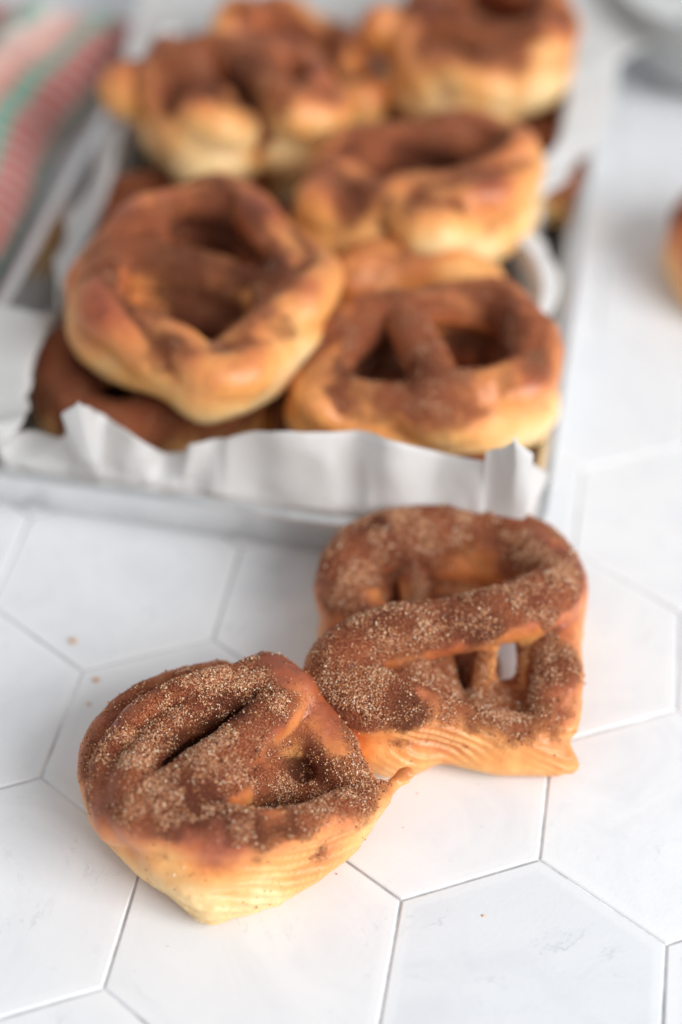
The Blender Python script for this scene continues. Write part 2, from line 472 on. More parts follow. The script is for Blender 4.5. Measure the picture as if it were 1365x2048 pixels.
def surface_nets(D, org, h):
    ins = D < 0
    nx, ny, nz = D.shape
    acc = np.zeros((nx - 1, ny - 1, nz - 1, 3), dtype=np.float32); cnt = np.zeros((nx - 1, ny - 1, nz - 1), dtype=np.float32)
    sl = lambda o, n: slice(o, n - 1 + o)
    corners = [(x, y, z) for x in (0, 1) for y in (0, 1) for z in (0, 1)]
    for a in corners:
        for ax in range(3):
            if a[ax]: continue
            b = list(a); b[ax] = 1
            da = D[sl(a[0], nx), sl(a[1], ny), sl(a[2], nz)]; db = D[sl(b[0], nx), sl(b[1], ny), sl(b[2], nz)]
            m = (da < 0) != (db < 0)
            t = np.where(m, da / np.where(m, da - db, 1), 0)
            for c in range(3):
                acc[..., c] += np.where(m, a[c] + (t if c == ax else 0), 0)
            cnt += m
    act = cnt > 0
    vid = np.full(act.shape, -1, dtype=np.int64); vid[act] = np.arange(act.sum())
    ijk = np.argwhere(act)
    V = (ijk + acc[act] / cnt[act][:, None]) * h + org
    F = []
    for ax in range(3):
        o1, o2 = [(1, 2), (2, 0), (0, 1)][ax]
        s0 = [slice(1, -1)] * 3; s0[ax] = slice(0, -1); s1 = list(s0); s1[ax] = slice(1, None)
        A, B = ins[tuple(s0)], ins[tuple(s1)]
        e = np.argwhere(A != B)
        if not len(e): continue
        flip = A[tuple(e.T)]
        base = e.copy(); base[:, o1] += 1; base[:, o2] += 1
        def vv(d1, d2):
            q = base.copy(); q[:, o1] -= d1; q[:, o2] -= d2
            return vid[tuple(q.T)]
        quad = np.c_[vv(1, 1), vv(0, 1), vv(0, 0), vv(1, 0)]
        quad[~flip] = quad[~flip][:, ::-1]
        F.append(quad)
    return V, np.concatenate(F)

def vert_normals(V, F):
    n = np.cross(V[F[:, 2]] - V[F[:, 0]], V[F[:, 3]] - V[F[:, 1]])
    N = np.zeros_like(V)
    for k in range(4):
        for c in range(3): N[:, c] += np.bincount(F[:, k], n[:, c], len(V))
    return N / (np.linalg.norm(N, axis=1)[:, None] + 1e-12)
def relax(V, F, it):
    for _ in range(it):
        acc = np.zeros_like(V); cnt = np.zeros(len(V))
        for k in range(4):
            a, b = F[:, k], F[:, (k + 1) % 4]
            for c in range(3): acc[:, c] += np.bincount(a, V[b, c], len(V)) + np.bincount(b, V[a, c], len(V))
            cnt += np.bincount(a, minlength=len(V)) + np.bincount(b, minlength=len(V))
        V = V * .4 + .6 * acc / np.maximum(cnt, 1)[:, None]
    return V

CRYSTAL_V = np.array([(1, 0, 0), (-1, 0, 0), (0, 1, 0), (0, -1, 0), (0, 0, 1), (0, 0, -1)]) * .62
CRYSTAL_F = np.array([(0, 2, 4), (2, 1, 4), (1, 3, 4), (3, 0, 4), (2, 0, 5), (1, 2, 5), (3, 1, 5), (0, 3, 5)])
def scatter_grains(V, F, N, dens, n, rng, smin_, smax_):
    """positions of n crystals on the faces, weighted by dens at the vertices"""
    ar = .5 * np.linalg.norm(np.cross(V[F[:, 2]] - V[F[:, 0]], V[F[:, 3]] - V[F[:, 1]]), axis=1)
    w = ar * dens[F].mean(1); w /= w.sum()
    f = rng.choice(len(F), n, p=w)
    u, v = rng.random(n)[:, None], rng.random(n)[:, None]
    q = F[f]
    P = (V[q[:, 0]] * (1 - u) + V[q[:, 1]] * u) * (1 - v) + (V[q[:, 3]] * (1 - u) + V[q[:, 2]] * u) * v
    nn = N[q[:, 0]]
    sz = smin_ + (smax_ - smin_) * rng.random(n) ** 2.2
    P = P + nn * (sz * rng.uniform(.05, .55, n))[:, None]
    # random rotations
    A = rng.normal(size=(n, 3)); A /= np.linalg.norm(A, axis=1)[:, None]
    B = rng.normal(size=(n, 3)); B -= A * (A * B).sum(1)[:, None]; B /= np.linalg.norm(B, axis=1)[:, None]
    Cc = np.cross(A, B)
    sc = sz[:, None] * rng.uniform(.6, 1.15, (n, 3))
    cv = CRYSTAL_V[None] * (1 + rng.uniform(-.28, .28, (n, 6, 3)))
    G = P[:, None] + cv[..., :1] * sc[:, None, :1] * A[:, None] + cv[..., 1:2] * sc[:, None, 1:2] * B[:, None] + cv[..., 2:] * sc[:, None, 2:] * Cc[:, None]
    FF = CRYSTAL_F[None] + (np.arange(n) * 6)[:, None, None]
    return G.reshape(-1, 3), FF.reshape(-1, 3)

def pastry(label, strands, h=.0012, k=.0035, z0=0.0, cuts=(), seed=1, grains=1500, group=None, lam=.00012,
           bare=(), heavy=(), dark=(), pale=(), sugar_bias=0.0, hollow=.35, bake_bias=0.0, lump=.0013, dark_bias=0.0, lamcov=.45, gsize=(.00024, .00074), lamdir=(.35, .2, 1.), lamstep=.0026):
    """strands: list of polylines (x, y, z, radius) in metres"""
    rng = np.random.default_rng(seed)
    allp = np.vstack(strands)
    lo = (allp[:, :3] - allp[:, 3:]).min(0) - .004; hi = (allp[:, :3] + allp[:, 3:]).max(0) + .004
    lo[2] = max(lo[2], z0 - 2.5 * h)
    n = np.ceil((hi - lo) / h).astype(int) + 1
    ax = [(lo[c] + np.arange(n[c]) * h).astype(np.float32) for c in range(3)]
    D = np.full(n, .05, dtype=np.float32)
    def sub(pts, pad):
        l = ((pts[:, :3] - pts[:, 3:]).min(0) - pad - lo) / h; u = ((pts[:, :3] + pts[:, 3:]).max(0) + pad - lo) / h
        return tuple(slice(max(0, int(l[c])), min(n[c], int(u[c]) + 2)) for c in range(3))
    def grid(s):
        return np.stack(np.meshgrid(ax[0][s[0]], ax[1][s[1]], ax[2][s[2]], indexing='ij'), -1).reshape(-1, 3)
    for st in strands:
        # work piece by piece along the rope to keep the evaluated boxes small
        tmp = np.full(n, .05, dtype=np.float32)
        step = 5
        for i in range(0, len(st) - 1, step):
            pts = st[i:i + step + 1]
            s = sub(pts, k * 1.6); G = grid(s)
            d, _, _ = chain_dist(G, pts)
            tmp[s] = np.minimum(tmp[s], d.reshape(tmp[s].shape))
        s = sub(st, k * 2)
        D[s] = smin(D[s], tmp[s], k)
    for st in cuts:
        s = sub(st, k * 2); G = grid(s)
        d, _, _ = chain_dist(G, st)
        D[s] = -smin(-D[s], d.reshape(D[s].shape), k * .6)
    Z = ax[2][None, None, :]
    D = -smin(-D, np.broadcast_to(Z - z0 - .0006, D.shape), .002)      # rests flat on what carries it
    D[0] = D[-1] = .05; D[:, 0] = D[:, -1] = .05; D[:, :, 0] = D[:, :, -1] = .05
    V, F = surface_nets(D, lo, h)
    V = relax(V.astype(np.float64), F, 2)
    N = vert_normals(V, F)
    N0 = N
    Vs = relax(V, F, int(.006 / h * 4))
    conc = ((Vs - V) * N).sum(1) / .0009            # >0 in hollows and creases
    # laminations: a warped stack of thin sheets that the outer walls cut through
    ph = V @ np.array(lamdir) / lamstep + .45 * noise(V, .026, seed + 3) + .14 * noise(V, .006, seed + 4)
    fr = ph - np.floor(ph)
    layer = sstep(0, .85, fr) * (1 - sstep(.85, 1, fr))                # overlapping flakes: slow rise, quick step
    lam_on = np.clip(lamcov + 1.2 * noise(V, .022, seed + 5), 0, 1)
    side = 1 - sstep(.55, .9, N[:, 2])
    lam_on = lam_on * (1 - sstep(.48, .66, (V[:, 2] - z0) / (V[:, 2].max() - z0)))
    rd = V[:, :2] - (V[:, :2].min(0) + V[:, :2].max(0)) / 2
    lam_on = lam_on * sstep(-.1, .4, (N[:, :2] * rd).sum(1) / (np.linalg.norm(rd, axis=1) + 1e-9))
    disp = lam * (layer - .5) * lam_on * (.15 + .85 * side)
    disp = disp + lump * noise(V, .019, seed + 6) + .0005 * noise(V, .007, seed + 7) + .00016 * noise(V, .0022, seed + 8)
    foot = sstep(z0 + .0008, z0 + .004, V[:, 2])
    V = V + N * (disp * (.3 + .7 * foot))[:, None]
    V[:, 2] = np.maximum(V[:, 2], z0 + .0003)
    N = vert_normals(V, F)
    top = V[:, 2].max()
    rel = (V[:, 2] - z0) / (top - z0)
    def blobs(lst):
        o = np.zeros(len(V))
        for (c, r, a) in lst:
            q = np.linalg.norm(V - c, axis=1) + .3 * r * noise(V, r * .5, seed + 11)
            o = o + a * (1 - sstep(r * .30, r * 1.12, q))
        return o
    up = N0[:, 2]
    cen = np.array([(V[:, 0].min() + V[:, 0].max()) / 2, (V[:, 1].min() + V[:, 1].max()) / 2])
    rad = V[:, :2] - cen; rl = np.linalg.norm(rad, axis=1); rad = rad / (rl[:, None] + 1e-9)
    inner = sstep(.05, .55, -(N0[:, :2] * rad).sum(1)) * (1 - sstep(.75, .95, rl / np.percentile(rl, 98)))
    cmask = (1 - sstep(.45, .65, rl / rl.max())) * (up > -.2)
    inn2 = np.maximum(inner, cmask)
    sug = sstep(-.15, 1.05, .55 * up + .55 * (rel - .5) + hollow * np.clip(conc, -.8, 1) + .42 * noise(V, .013, seed + 9) + .22 * noise(V, .0045, seed + 10) + .5 * inner + .22 + sugar_bias)
    sug = np.clip(sug * sstep(-.35, .15, up + inner) * sstep(.28, .52, rel + .8 * inn2 + .12 * noise(V, .008, seed + 16)) + blobs(heavy) - blobs(bare), 0, 1)
    sug = sug * sstep(.22, .42, rel + .6 * inn2 * (up > -.3) * (rl < .7 * rl.max()))
    bake = -.02 + .54 * sstep(.10, .95, rel) + .14 * np.clip(up, 0, 1) + .20 * noise(V, .014, seed + 12) - blobs(pale)
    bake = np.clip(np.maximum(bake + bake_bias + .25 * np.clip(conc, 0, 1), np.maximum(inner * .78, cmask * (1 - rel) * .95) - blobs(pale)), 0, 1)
    lamv = np.clip((fr > .80) * lam_on * side, 0, 1) * .5
    dk = np.clip(dark_bias + blobs(dark) + .45 * np.clip(conc, 0, 1) + .75 * np.clip(noise(V, .011, seed + 13) + .1, 0, 1), 0, 1)  # darker in creases and at random; the bias paints in the pile's shade
    c = np.array([(V[:, 0].min() + V[:, 0].max()) / 2, (V[:, 1].min() + V[:, 1].max()) / 2, z0])
    root = empty('pastry', c)
    tag(root, label, 'pastry', group)
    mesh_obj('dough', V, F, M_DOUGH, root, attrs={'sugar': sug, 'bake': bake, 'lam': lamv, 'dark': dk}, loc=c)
    if grains:
        clump = np.clip(.35 + 1.1 * noise(V, .0055, seed + 14) + .5 * noise(V, .002, seed + 15), .03, 1.4)
        dens = np.clip(sug - .2, 0, 1) ** 1.3 * (1 - .7 * dk) * (.25 + np.clip(up, 0, 1)) * clump + .003 * np.clip(up + .3, 0, 1)
        GV, GF = scatter_grains(V, F, N, dens, grains, rng, *gsize)
        tone = np.clip(rng.normal(.50, .27, grains), 0, 1).repeat(6)
        g = mesh_obj('cinnamon_sugar', GV, GF, M_GRAIN, root, smooth=False, attrs={'tone': tone}, loc=c)
        g['kind'] = 'stuff'
    return root

def rope(pts, closed=False, n=5):
    """pts in survey form: photograph x, y, height mm, radius mm"""
    Q = np.array([[*at(x, y, z), r * .001] for x, y, z, r in pts])
    return spline(Q, n, closed)
def spot(x, y, z, r, a=1.0):
    return (at(x, y, z), r * .001, a)

# --- the two in front -------------------------------------------------
def hero_right():
    st = [
        # one rope: over the back, round the right, diagonally across, curling at the left and out to the front tip
        rope([(692, 1232, 18, 9), (684, 1165, 22, 9.5), (735, 1095, 26, 10), (850, 1068, 27, 10.5), (975, 1072, 27, 10.5), (1075, 1112, 28, 10.5),
              (1114, 1172, 29, 10.5), (1060, 1214, 32, 10), (960, 1240, 33, 9.5), (840, 1262, 33, 9.5), (735, 1288, 31, 10), (678, 1340, 27, 10.5), (705, 1388, 25, 11),
              (790, 1412, 24, 10), (880, 1436, 19, 8), (985, 1458, 15, 7.2), (1070, 1484, 12, 7), (1128, 1518, 7, 4.2), (1144, 1534, 5, 2.4)]),
        # right flank
        rope([(1118, 1180, 22, 10), (1112, 1268, 21, 8.5), (1112, 1356, 20, 8.2), (1102, 1440, 15, 8.5)]),
        # lower layer under the rim
        rope([(700, 1220, 9, 10), (700, 1300, 9, 11), (690, 1390, 11, 10), (735, 1455, 10, 10.5), (800, 1497, 9, 9.5), (880, 1478, 9, 8.2), (1000, 1500, 8, 8), (1105, 1518, 6, 6)]),
        rope([(720, 1200, 10, 10), (760, 1150, 12, 11), (880, 1130, 12, 11.5), (1000, 1135, 12, 11.5), (1090, 1190, 12, 11)]),
        # inner face of the back rope sloping down into the upper hollow
        rope([(880, 1120, 19, 8), (960, 1120, 19, 9), (1040, 1140, 20, 9)]),
        rope([(730, 1180, 18, 7), (740, 1225, 18, 7), (760, 1250, 20, 7)]),
        rope([(818, 1120, 19, 4.5), (826, 1170, 17, 4.5), (840, 1240, 13, 5)]),
        rope([(880, 1200, 8, 8), (1000, 1200, 8, 8), (1080, 1220, 9, 8)]),
        # small strands in the lower hollow, one gap left open to the tiles
        rope([(975, 1285, 22, 4), (968, 1340, 17, 4), (965, 1420, 10, 6)]),
        rope([(1062, 1280, 22, 5), (1062, 1345, 17, 5), (1060, 1420, 10, 6)]),
        rope([(1085, 1290, 17, 6), (1085, 1350, 14, 6)]),
        rope([(800, 1310, 24, 8), (830, 1355, 21, 7.5), (870, 1405, 17, 7)]),
        rope([(850, 1290, 16, 7), (868, 1360, 10, 8), (890, 1430, 9, 8)]),
        rope([(985, 1402, 9, 6.5), (1050, 1398, 9, 6.5)]),
        rope([(890, 1320, 3, 7), (950, 1330, 3, 7), (960, 1390, 4, 6)]),
        rope([(960, 1432, 9, 7), (1050, 1436, 9, 7)]),
    ]
    pastry('squarish cinnamon sugar pastry with two hollows beside the pan, right of the front pair', st, h=.0007, k=.0026, seed=11, grains=48000,
           heavy=[spot(740, 1400, 34, 17, .6), spot(700, 1340, 36, 14, .5), spot(815, 1438, 30, 9, .8), spot(900, 1220, 40, 24, .5), spot(1110, 1180, 38, 16, .5), spot(1050, 1468, 22, 9, .6), spot(800, 1060, 38, 20, .5), spot(960, 1050, 38, 16, .4), spot(680, 1190, 32, 12, .5)],
           pale=[spot(950, 1135, 20, 16, .20), spot(745, 1195, 22, 8, .15), spot(1060, 1290, 24, 10, .3)],
           bare=[spot(955, 1130, 22, 17, .75), spot(900, 1312, 32, 9, .6), spot(1130, 1265, 24, 13, .8), spot(740, 1190, 26, 8, .7), spot(1040, 1280, 30, 9, .6), spot(930, 1430, 27, 8, .3), spot(1100, 1090, 36, 9, .4)],
           dark=[spot(930, 1235, 42, 18, .5), spot(790, 1430, 30, 12, .7), spot(780, 1090, 36, 18, .6), spot(1080, 1480, 20, 10, .6)],
           group='pastries in front of the pan', lam=.0011, lamcov=.9, lamstep=.0030, hollow=.45, sugar_bias=-.12, lump=.001, bake_bias=.27, lamdir=(.5, 0, 1.))
def hero_left():
    st = [
        # outer left rope with its parallel ridges
        rope([(565, 1372, 30, 7.5), (480, 1392, 31, 6), (405, 1426, 31, 6), (345, 1464, 31, 6), (292, 1520, 31, 6.5), (265, 1578, 32, 7.5), (290, 1625, 30, 10)]),
        rope([(520, 1355, 29, 6.5), (410, 1375, 33, 5), (308, 1414, 33, 4.9), (240, 1480, 31.5, 5.1), (222, 1556, 28, 7), (250, 1630, 25, 9.5)]),
        rope([(440, 1350, 24, 5.2), (316, 1386, 25, 5.2), (228, 1445, 24, 5.3), (200, 1530, 20, 6.5), (230, 1622, 18, 8)]),
        # middle bar
        rope([(592, 1388, 30, 7.5), (540, 1436, 32, 7.5), (475, 1496, 33, 8), (410, 1552, 33, 8.5), (350, 1600, 31, 9.5), (320, 1640, 28, 10)]),
        # right rope down to the pinched tail
        rope([(545, 1360, 28, 8), (600, 1412, 25, 8.5), (648, 1484, 21, 8.5), (692, 1552, 18, 7), (735, 1584, 16, 4.6), (774, 1578, 15, 2.7), (796, 1562, 15, 2.3), (808, 1552, 16, 2.7), (815, 1548, 17, 2.2)]),
        # front edge
        rope([(300, 1625, 29, 10.5), (380, 1655, 29, 9.5), (470, 1668, 28, 8), (570, 1662, 26, 7), (660, 1637, 22, 6.5), (730, 1606, 18, 5), (764, 1592, 16, 3.2)]),
        # lower walls
        rope([(262, 1520, 14, 9.5), (244, 1595, 14, 10.8), (303, 1670, 14, 10.8), (375, 1738, 12, 9.3), (425, 1793, 7, 7.2)]),
        rope([(425, 1793, 7, 7.2), (515, 1766, 8, 8), (600, 1712, 10, 9), (680, 1658, 11, 8), (740, 1606, 13, 5)]),
        rope([(345, 1688, 20, 10.5), (430, 1712, 18, 10.5), (520, 1700, 18, 10), (620, 1664, 17, 8.5), (705, 1620, 16, 6.5)]),
        rope([(300, 1470, 12, 11), (400, 1430, 12, 11), (540, 1420, 12, 11), (620, 1490, 11, 11), (670, 1570, 11, 10)]),
        # webbed slope between bar and right rope
        rope([(560, 1470, 22, 8), (595, 1440, 22, 8)]),
        rope([(510, 1520, 25, 7.5), (570, 1495, 21, 7), (625, 1500, 18, 6.5)]),
        rope([(450, 1575, 27, 8), (500, 1575, 21, 7), (555, 1560, 16, 6), (620, 1590, 13, 6), (680, 1600, 13, 6)]),
        rope([(400, 1520, 11, 8), (500, 1580, 9, 9), (600, 1600, 9, 9)]),
    ]
    lw = at(740, 1606, 13) - at(425, 1792, 8); lw[2] = 0; lw /= np.linalg.norm(lw)
    cuts = [rope([(588, 1528, 27, 4.5), (604, 1545, 20, 4.2)]), rope([(545, 1404, 36, 2.2), (490, 1444, 31, 3.4), (410, 1497, 29, 3.8), (335, 1544, 29, 3.2)]), rope([(515, 1610, 28, 3), (545, 1614, 22, 3.6), (585, 1614, 20, 3)])]
    pastry('pinched cinnamon sugar pastry with a pointed tail, nearest to the bottom edge', st, h=.0007, k=.0020, seed=23, grains=48000, cuts=cuts,
           heavy=[spot(440, 1480, 18, 16, .8), spot(370, 1530, 18, 14, .8), spot(470, 1500, 42, 16, .5), spot(330, 1560, 38, 14, .5), spot(430, 1640, 38, 14, .7), spot(480, 1380, 40, 15, .5), spot(680, 1590, 24, 14, .7), spot(520, 1655, 34, 10, .6), spot(600, 1540, 20, 14, .7), spot(270, 1480, 40, 12, .4), spot(400, 1400, 40, 12, .4), spot(600, 1650, 30, 8, .5), spot(550, 1600, 20, 12, .8)],
           bare=[spot(560, 1350, 34, 11, .9), spot(640, 1440, 30, 15, .7), spot(225, 1450, 30, 13, .4), spot(480, 1710, 28, 22, .5), spot(806, 1555, 16, 5, 1.)],
           dark=[spot(430, 1490, 16, 18, .7), spot(480, 1445, 30, 13, .7), spot(370, 1515, 28, 12, .7), spot(400, 1620, 40, 17, .95), spot(550, 1655, 33, 11, .9), spot(440, 1500, 24, 14, .6), spot(610, 1530, 22, 9, .7)],
           pale=[spot(450, 1800, 8, 28, .3)],
           group='pastries in front of the pan', lam=.0008, lamcov=.65, lamstep=.0032, hollow=.45, lump=.0008, sugar_bias=-.14, bake_bias=.28, lamdir=tuple(.3 * lw + np.array([0, 0, 1.])))
hero_right()
hero_left()

# --- upper layer in the pan ------------------------------------------
G_UP = 'pastries on top of the pile'
def ring_pastry(label, ring, bars, zlow, rlow, turns=2.5, phase=0., **kw):
    """an outer rope with cross bars; the same outline repeated lower down gives the puffed flank"""
    base = rope(ring, True, 6)
    n = len(base); st = []
    tan = np.roll(base[:, :3], -1, 0) - np.roll(base[:, :3], 1, 0); tan[-1] = tan[0]
    tan /= np.linalg.norm(tan, axis=1)[:, None] + 1e-12
    up = np.array([0, 0, 1.]) - tan * tan[:, 2:]; up /= np.linalg.norm(up, axis=1)[:, None]; sd = np.cross(tan, up)
    for half in (0, math.pi):                    # two strands twisted round each other
        a = np.linspace(0, 2 * math.pi * turns, n) + half + phase
        q = base.copy()
        q[:, :3] += (np.cos(a)[:, None] * up * .8 + np.sin(a)[:, None] * sd) * (base[:, 3:] * .40)
        q[:, 3] = base[:, 3] * (.74 + .07 * np.sin(3 * a + half))
        st.append(q)
    low = []
    for x, y, z, r in ring:
        w = at(x, y, z)
        low.append([w[0], w[1], zlow * .001, (rlow * .5 + r * .5) * .001])
    st.append(spline(np.array(low), 5, True))
    for b in bars: st.append(rope(b))
    return pastry(label, st, **kw)

ring_pastry('golden pastry with two long hollows lying front left on the pile',
    [(192, 561, 61, 9.8), (253, 494, 62, 9.8), (323, 431, 63, 9.31), (399, 400, 64, 8.82), (477, 415, 64, 9.31), (553, 482, 63, 9.8), (629, 557, 61, 10.78), (583, 637, 60, 11.27), (507, 704, 58, 11.27), (431, 748, 57, 10.78), (359, 711, 59, 10.29), (277, 677, 60, 10.78), (207, 631, 60, 10.29)],
    [[(225, 518, 62, 7), (320, 536, 59, 9.5), (420, 556, 58, 10), (540, 598, 60, 9.5)], [(340, 470, 42, 7), (500, 510, 42, 7)], [(290, 610, 47, 8.5), (480, 660, 47, 8.5)],
     [(575, 520, 62, 8), (560, 605, 61, 9), (520, 690, 59, 9)]],
    50, 11, h=.0010, z0=.037, seed=31, grains=1800, group=G_UP, k=.0026, sugar_bias=-.52, lam=.00012, hollow=.8, lump=.0026, turns=2.5, phase=.9, bake_bias=.10,
    dark=[spot(400, 640, 44, 20, 1.), spot(400, 560, 60, 26, .9), spot(440, 460, 54, 22, 1.), spot(320, 690, 72, 13, .7), spot(530, 540, 70, 16, .7)], heavy=[spot(400, 650, 44, 18, .9), spot(400, 570, 58, 26, .8), spot(440, 460, 54, 22, .8), spot(315, 692, 70, 13, .8), spot(535, 540, 72, 15, .7), spot(190, 540, 72, 12, .4)],  # dark spots in the hollows paint in their shade
    pale=[spot(560, 700, 60, 36, .22), spot(680, 580, 62, 22, .2)])
ring_pastry('golden pastry with two round hollows at the front right of the pile',
    [(632, 790, 46, 10), (660, 708, 50, 9.5), (725, 642, 55, 8.5), (825, 616, 57, 8), (930, 604, 57, 8), (1030, 632, 56, 9), (1068, 722, 52, 9.5), (1030, 800, 47, 10.5), (930, 825, 46, 11), (830, 822, 46, 11), (740, 820, 46, 10.5), (675, 825, 44, 10)],
    [[(800, 618, 57, 6.5), (835, 680, 57, 6.8), (865, 745, 54, 8)], [(740, 720, 31, 8), (790, 790, 33, 9)], [(930, 680, 30, 8), (980, 720, 30, 8)], [(850, 792, 51, 8.5), (940, 788, 51, 9), (1030, 755, 52, 8.5)], [(650, 775, 48, 9), (740, 815, 48, 9)]],
    36, 11, h=.0010, z0=.024, seed=37, grains=4000, group=G_UP, k=.0026, sugar_bias=-.26, lam=.00012, hollow=.7, lump=.0026, bake_bias=.10,
    dark=[spot(760, 720, 42, 20, 1.), spot(940, 680, 40, 20, 1.), spot(1010, 650, 62, 14, .7), spot(860, 760, 60, 12, .5)], heavy=[spot(850, 760, 60, 24, .6), spot(760, 720, 48, 18, .5), spot(1000, 660, 62, 16, .6), spot(690, 790, 52, 9, .4)], pale=[spot(1020, 850, 40, 22, .2)])  # hollow shade is painted in by the dark spots
ring_pastry('pale golden pastry with a dark central hollow against the right paper wall',
    [(640, 400, 57, 11), (680, 335, 60, 11), (790, 290, 62, 10), (915, 272, 63, 10.5), (1030, 308, 62, 11.5), (1020, 368, 60, 12), (950, 415, 59, 12.5), (868, 450, 58, 12.5), (785, 435, 56, 10.5), (700, 425, 56, 11.5)],
    [[(690, 350, 62, 8), (730, 385, 61, 8), (760, 430, 56, 8)], [(820, 310, 44, 8), (940, 340, 44, 9)], [(800, 400, 60, 10), (900, 390, 60, 10), (990, 350, 61, 10)]],
    46, 12, h=.0013, z0=.034, seed=41, group=G_UP, k=.0026, sugar_bias=-.46, hollow=.8, lump=.0028, bake_bias=.08,
    cuts=[rope([(765, 372, 78, 5), (725, 420, 70, 4), (715, 440, 64, 3)])],
    dark=[spot(870, 330, 58, 24, .8), spot(725, 405, 64, 15, .9)], heavy=[spot(860, 320, 62, 32, .8), spot(720, 395, 66, 16, .8), spot(640, 360, 64, 14, .4)], pale=[spot(880, 480, 58, 30, .35), spot(1070, 340, 60, 26, .3)])
ring_pastry('lumpy pastry with a bulging left lobe, upper left on the pile',
    [(330, 150, 68, 10), (400, 118, 70, 10), (490, 115, 70, 10), (590, 140, 68, 10.5), (645, 195, 66, 11.5), (600, 245, 62, 13), (508, 245, 58, 9), (420, 262, 61, 14.5), (362, 225, 63, 12)],
    [[(262, 178, 62, 13), (285, 185, 60, 12.5), (350, 190, 58, 12)], [(330, 120, 72, 8.5), (390, 170, 72, 8.5), (430, 215, 68, 9)], [(480, 130, 72, 8), (540, 180, 70, 9), (560, 210, 68, 9)], [(450, 190, 54, 12), (580, 200, 54, 12)]],
    49, 13, h=.0013, z0=.036, seed=43, group=G_UP, k=.0026, sugar_bias=-.40, hollow=.8, lump=.0028, bake_bias=.10,
    dark=[spot(380, 190, 76, 16, .6), spot(500, 150, 76, 16, .8)], heavy=[spot(370, 150, 78, 26, .6), spot(540, 160, 76, 24, .6)], pale=[spot(450, 290, 58, 32, .22), spot(600, 285, 58, 26, .22)])
ring_pastry('pastry with a rounded left knob at the far right end of the pile',
    [(830, 75, 62, 10), (850, 15, 66, 10), (970, -40, 68, 10), (1095, 0, 69, 11), (1108, 65, 66, 11.5), (1050, 130, 61, 12), (940, 170, 58, 13), (850, 135, 60, 11)],
    [[(768, 58, 62, 12.5), (790, 65, 61, 12.5), (850, 80, 58, 11)], [(880, 40, 70, 9), (970, 70, 69, 9), (1080, 80, 68, 9)], [(900, 100, 56, 11), (1020, 90, 56, 11)]],
    48, 12, h=.0013, z0=.034, seed=47, group=G_UP, k=.0026, sugar_bias=-.36, hollow=.8, lump=.0028, bake_bias=.10,
    dark=[spot(1020, 55, 70, 18, .9), spot(900, 20, 74, 16, .5)], heavy=[spot(980, 60, 76, 30, .7)], bare=[spot(770, 50, 72, 14, .6)], pale=[spot(940, 210, 54, 24, .22), spot(1100, 150, 58, 22, .25)])
ring_pastry('half hidden pastry behind the lumpy one at the far left end of the pile',
    [(470, 52, 50, 12), (540, 34, 50, 11), (640, 70, 45, 11), (712, 140, 41, 12), (715, 215, 38, 12), (600, 190, 38, 11), (500, 130, 40, 11)],
    [[(520, 90, 36, 10), (660, 160, 36, 10)]],
    31, 12, h=.0015, z0=.016, seed=53, group=G_UP, k=.003, sugar_bias=-.36, hollow=.8, lump=.0028, bare=[spot(490, 55, 62, 16, .5)])

# --- lower layer: mostly covered -------------------------------------
def knot(label, cx, cy, size, rot, z0, seed, group, **kw):
    c, s = math.cos(R(rot)), math.sin(R(rot)); rng = np.random.default_rng(seed)
    def W(pts, closed=False):
        Q = []
        for x, y, z, r in pts:
            x *= size; y *= size
            Q.append([cx + c * x - s * y, cy + s * x + c * y, z0 + z * .001, r * .001])
        return spline(np.array(Q), 5, closed)
    a = np.arange(9) / 9 * 2 * math.pi
    rr = .72 + .12 * np.cos(4 * a) * -1 + rng.uniform(-.05, .05, 9)
    st = [W([(rr[i] * math.cos(a[i]), rr[i] * math.sin(a[i]), 22 + rng.uniform(-2, 2), 11 + rng.uniform(-1, 1)) for i in range(9)], True),
          W([(rr[i] * math.cos(a[i]), rr[i] * math.sin(a[i]), 11, 11) for i in range(9)], True),
          W([(-.7, .2, 24, 9), (-.2, .05, 25, 9), (.3, -.1, 25, 9), (.7, -.25, 23, 9)]),
          W([(-.3, -.4, 8, 9), (.3, .4, 8, 9)]), W([(-.3, .4, 8, 9), (.3, -.4, 8, 9)])]
    return pastry(label, st, h=.0014, z0=z0, seed=seed, group=group, k=.006, **{'dark_bias': .35, **kw})  # default darkens the film by shade painted in under the pile
G_LOW = 'pastries in the bottom layer'
Z = .0036
knot('cinnamon coated pastry darkened with painted shade at the bottom of the pile, front left behind the peaked paper', -.085, .195, .047, 20, Z, 61, G_LOW, sugar_bias=.25)
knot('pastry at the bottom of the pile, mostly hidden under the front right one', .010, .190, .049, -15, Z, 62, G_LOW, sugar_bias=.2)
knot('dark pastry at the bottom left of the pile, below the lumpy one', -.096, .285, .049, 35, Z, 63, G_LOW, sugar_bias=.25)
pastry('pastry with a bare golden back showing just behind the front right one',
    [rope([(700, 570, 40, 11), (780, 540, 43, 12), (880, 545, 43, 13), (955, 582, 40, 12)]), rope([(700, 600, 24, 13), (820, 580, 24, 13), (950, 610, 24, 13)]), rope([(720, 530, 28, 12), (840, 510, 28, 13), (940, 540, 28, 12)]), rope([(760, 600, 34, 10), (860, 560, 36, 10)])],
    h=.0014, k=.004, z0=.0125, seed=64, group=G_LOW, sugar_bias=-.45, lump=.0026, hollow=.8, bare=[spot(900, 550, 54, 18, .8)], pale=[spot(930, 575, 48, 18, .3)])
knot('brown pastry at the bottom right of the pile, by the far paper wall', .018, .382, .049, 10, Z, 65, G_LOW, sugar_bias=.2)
knot('brown pastry at the bottom far left of the pile', -.092, .382, .049, 55, Z, 66, G_LOW, sugar_bias=.2)
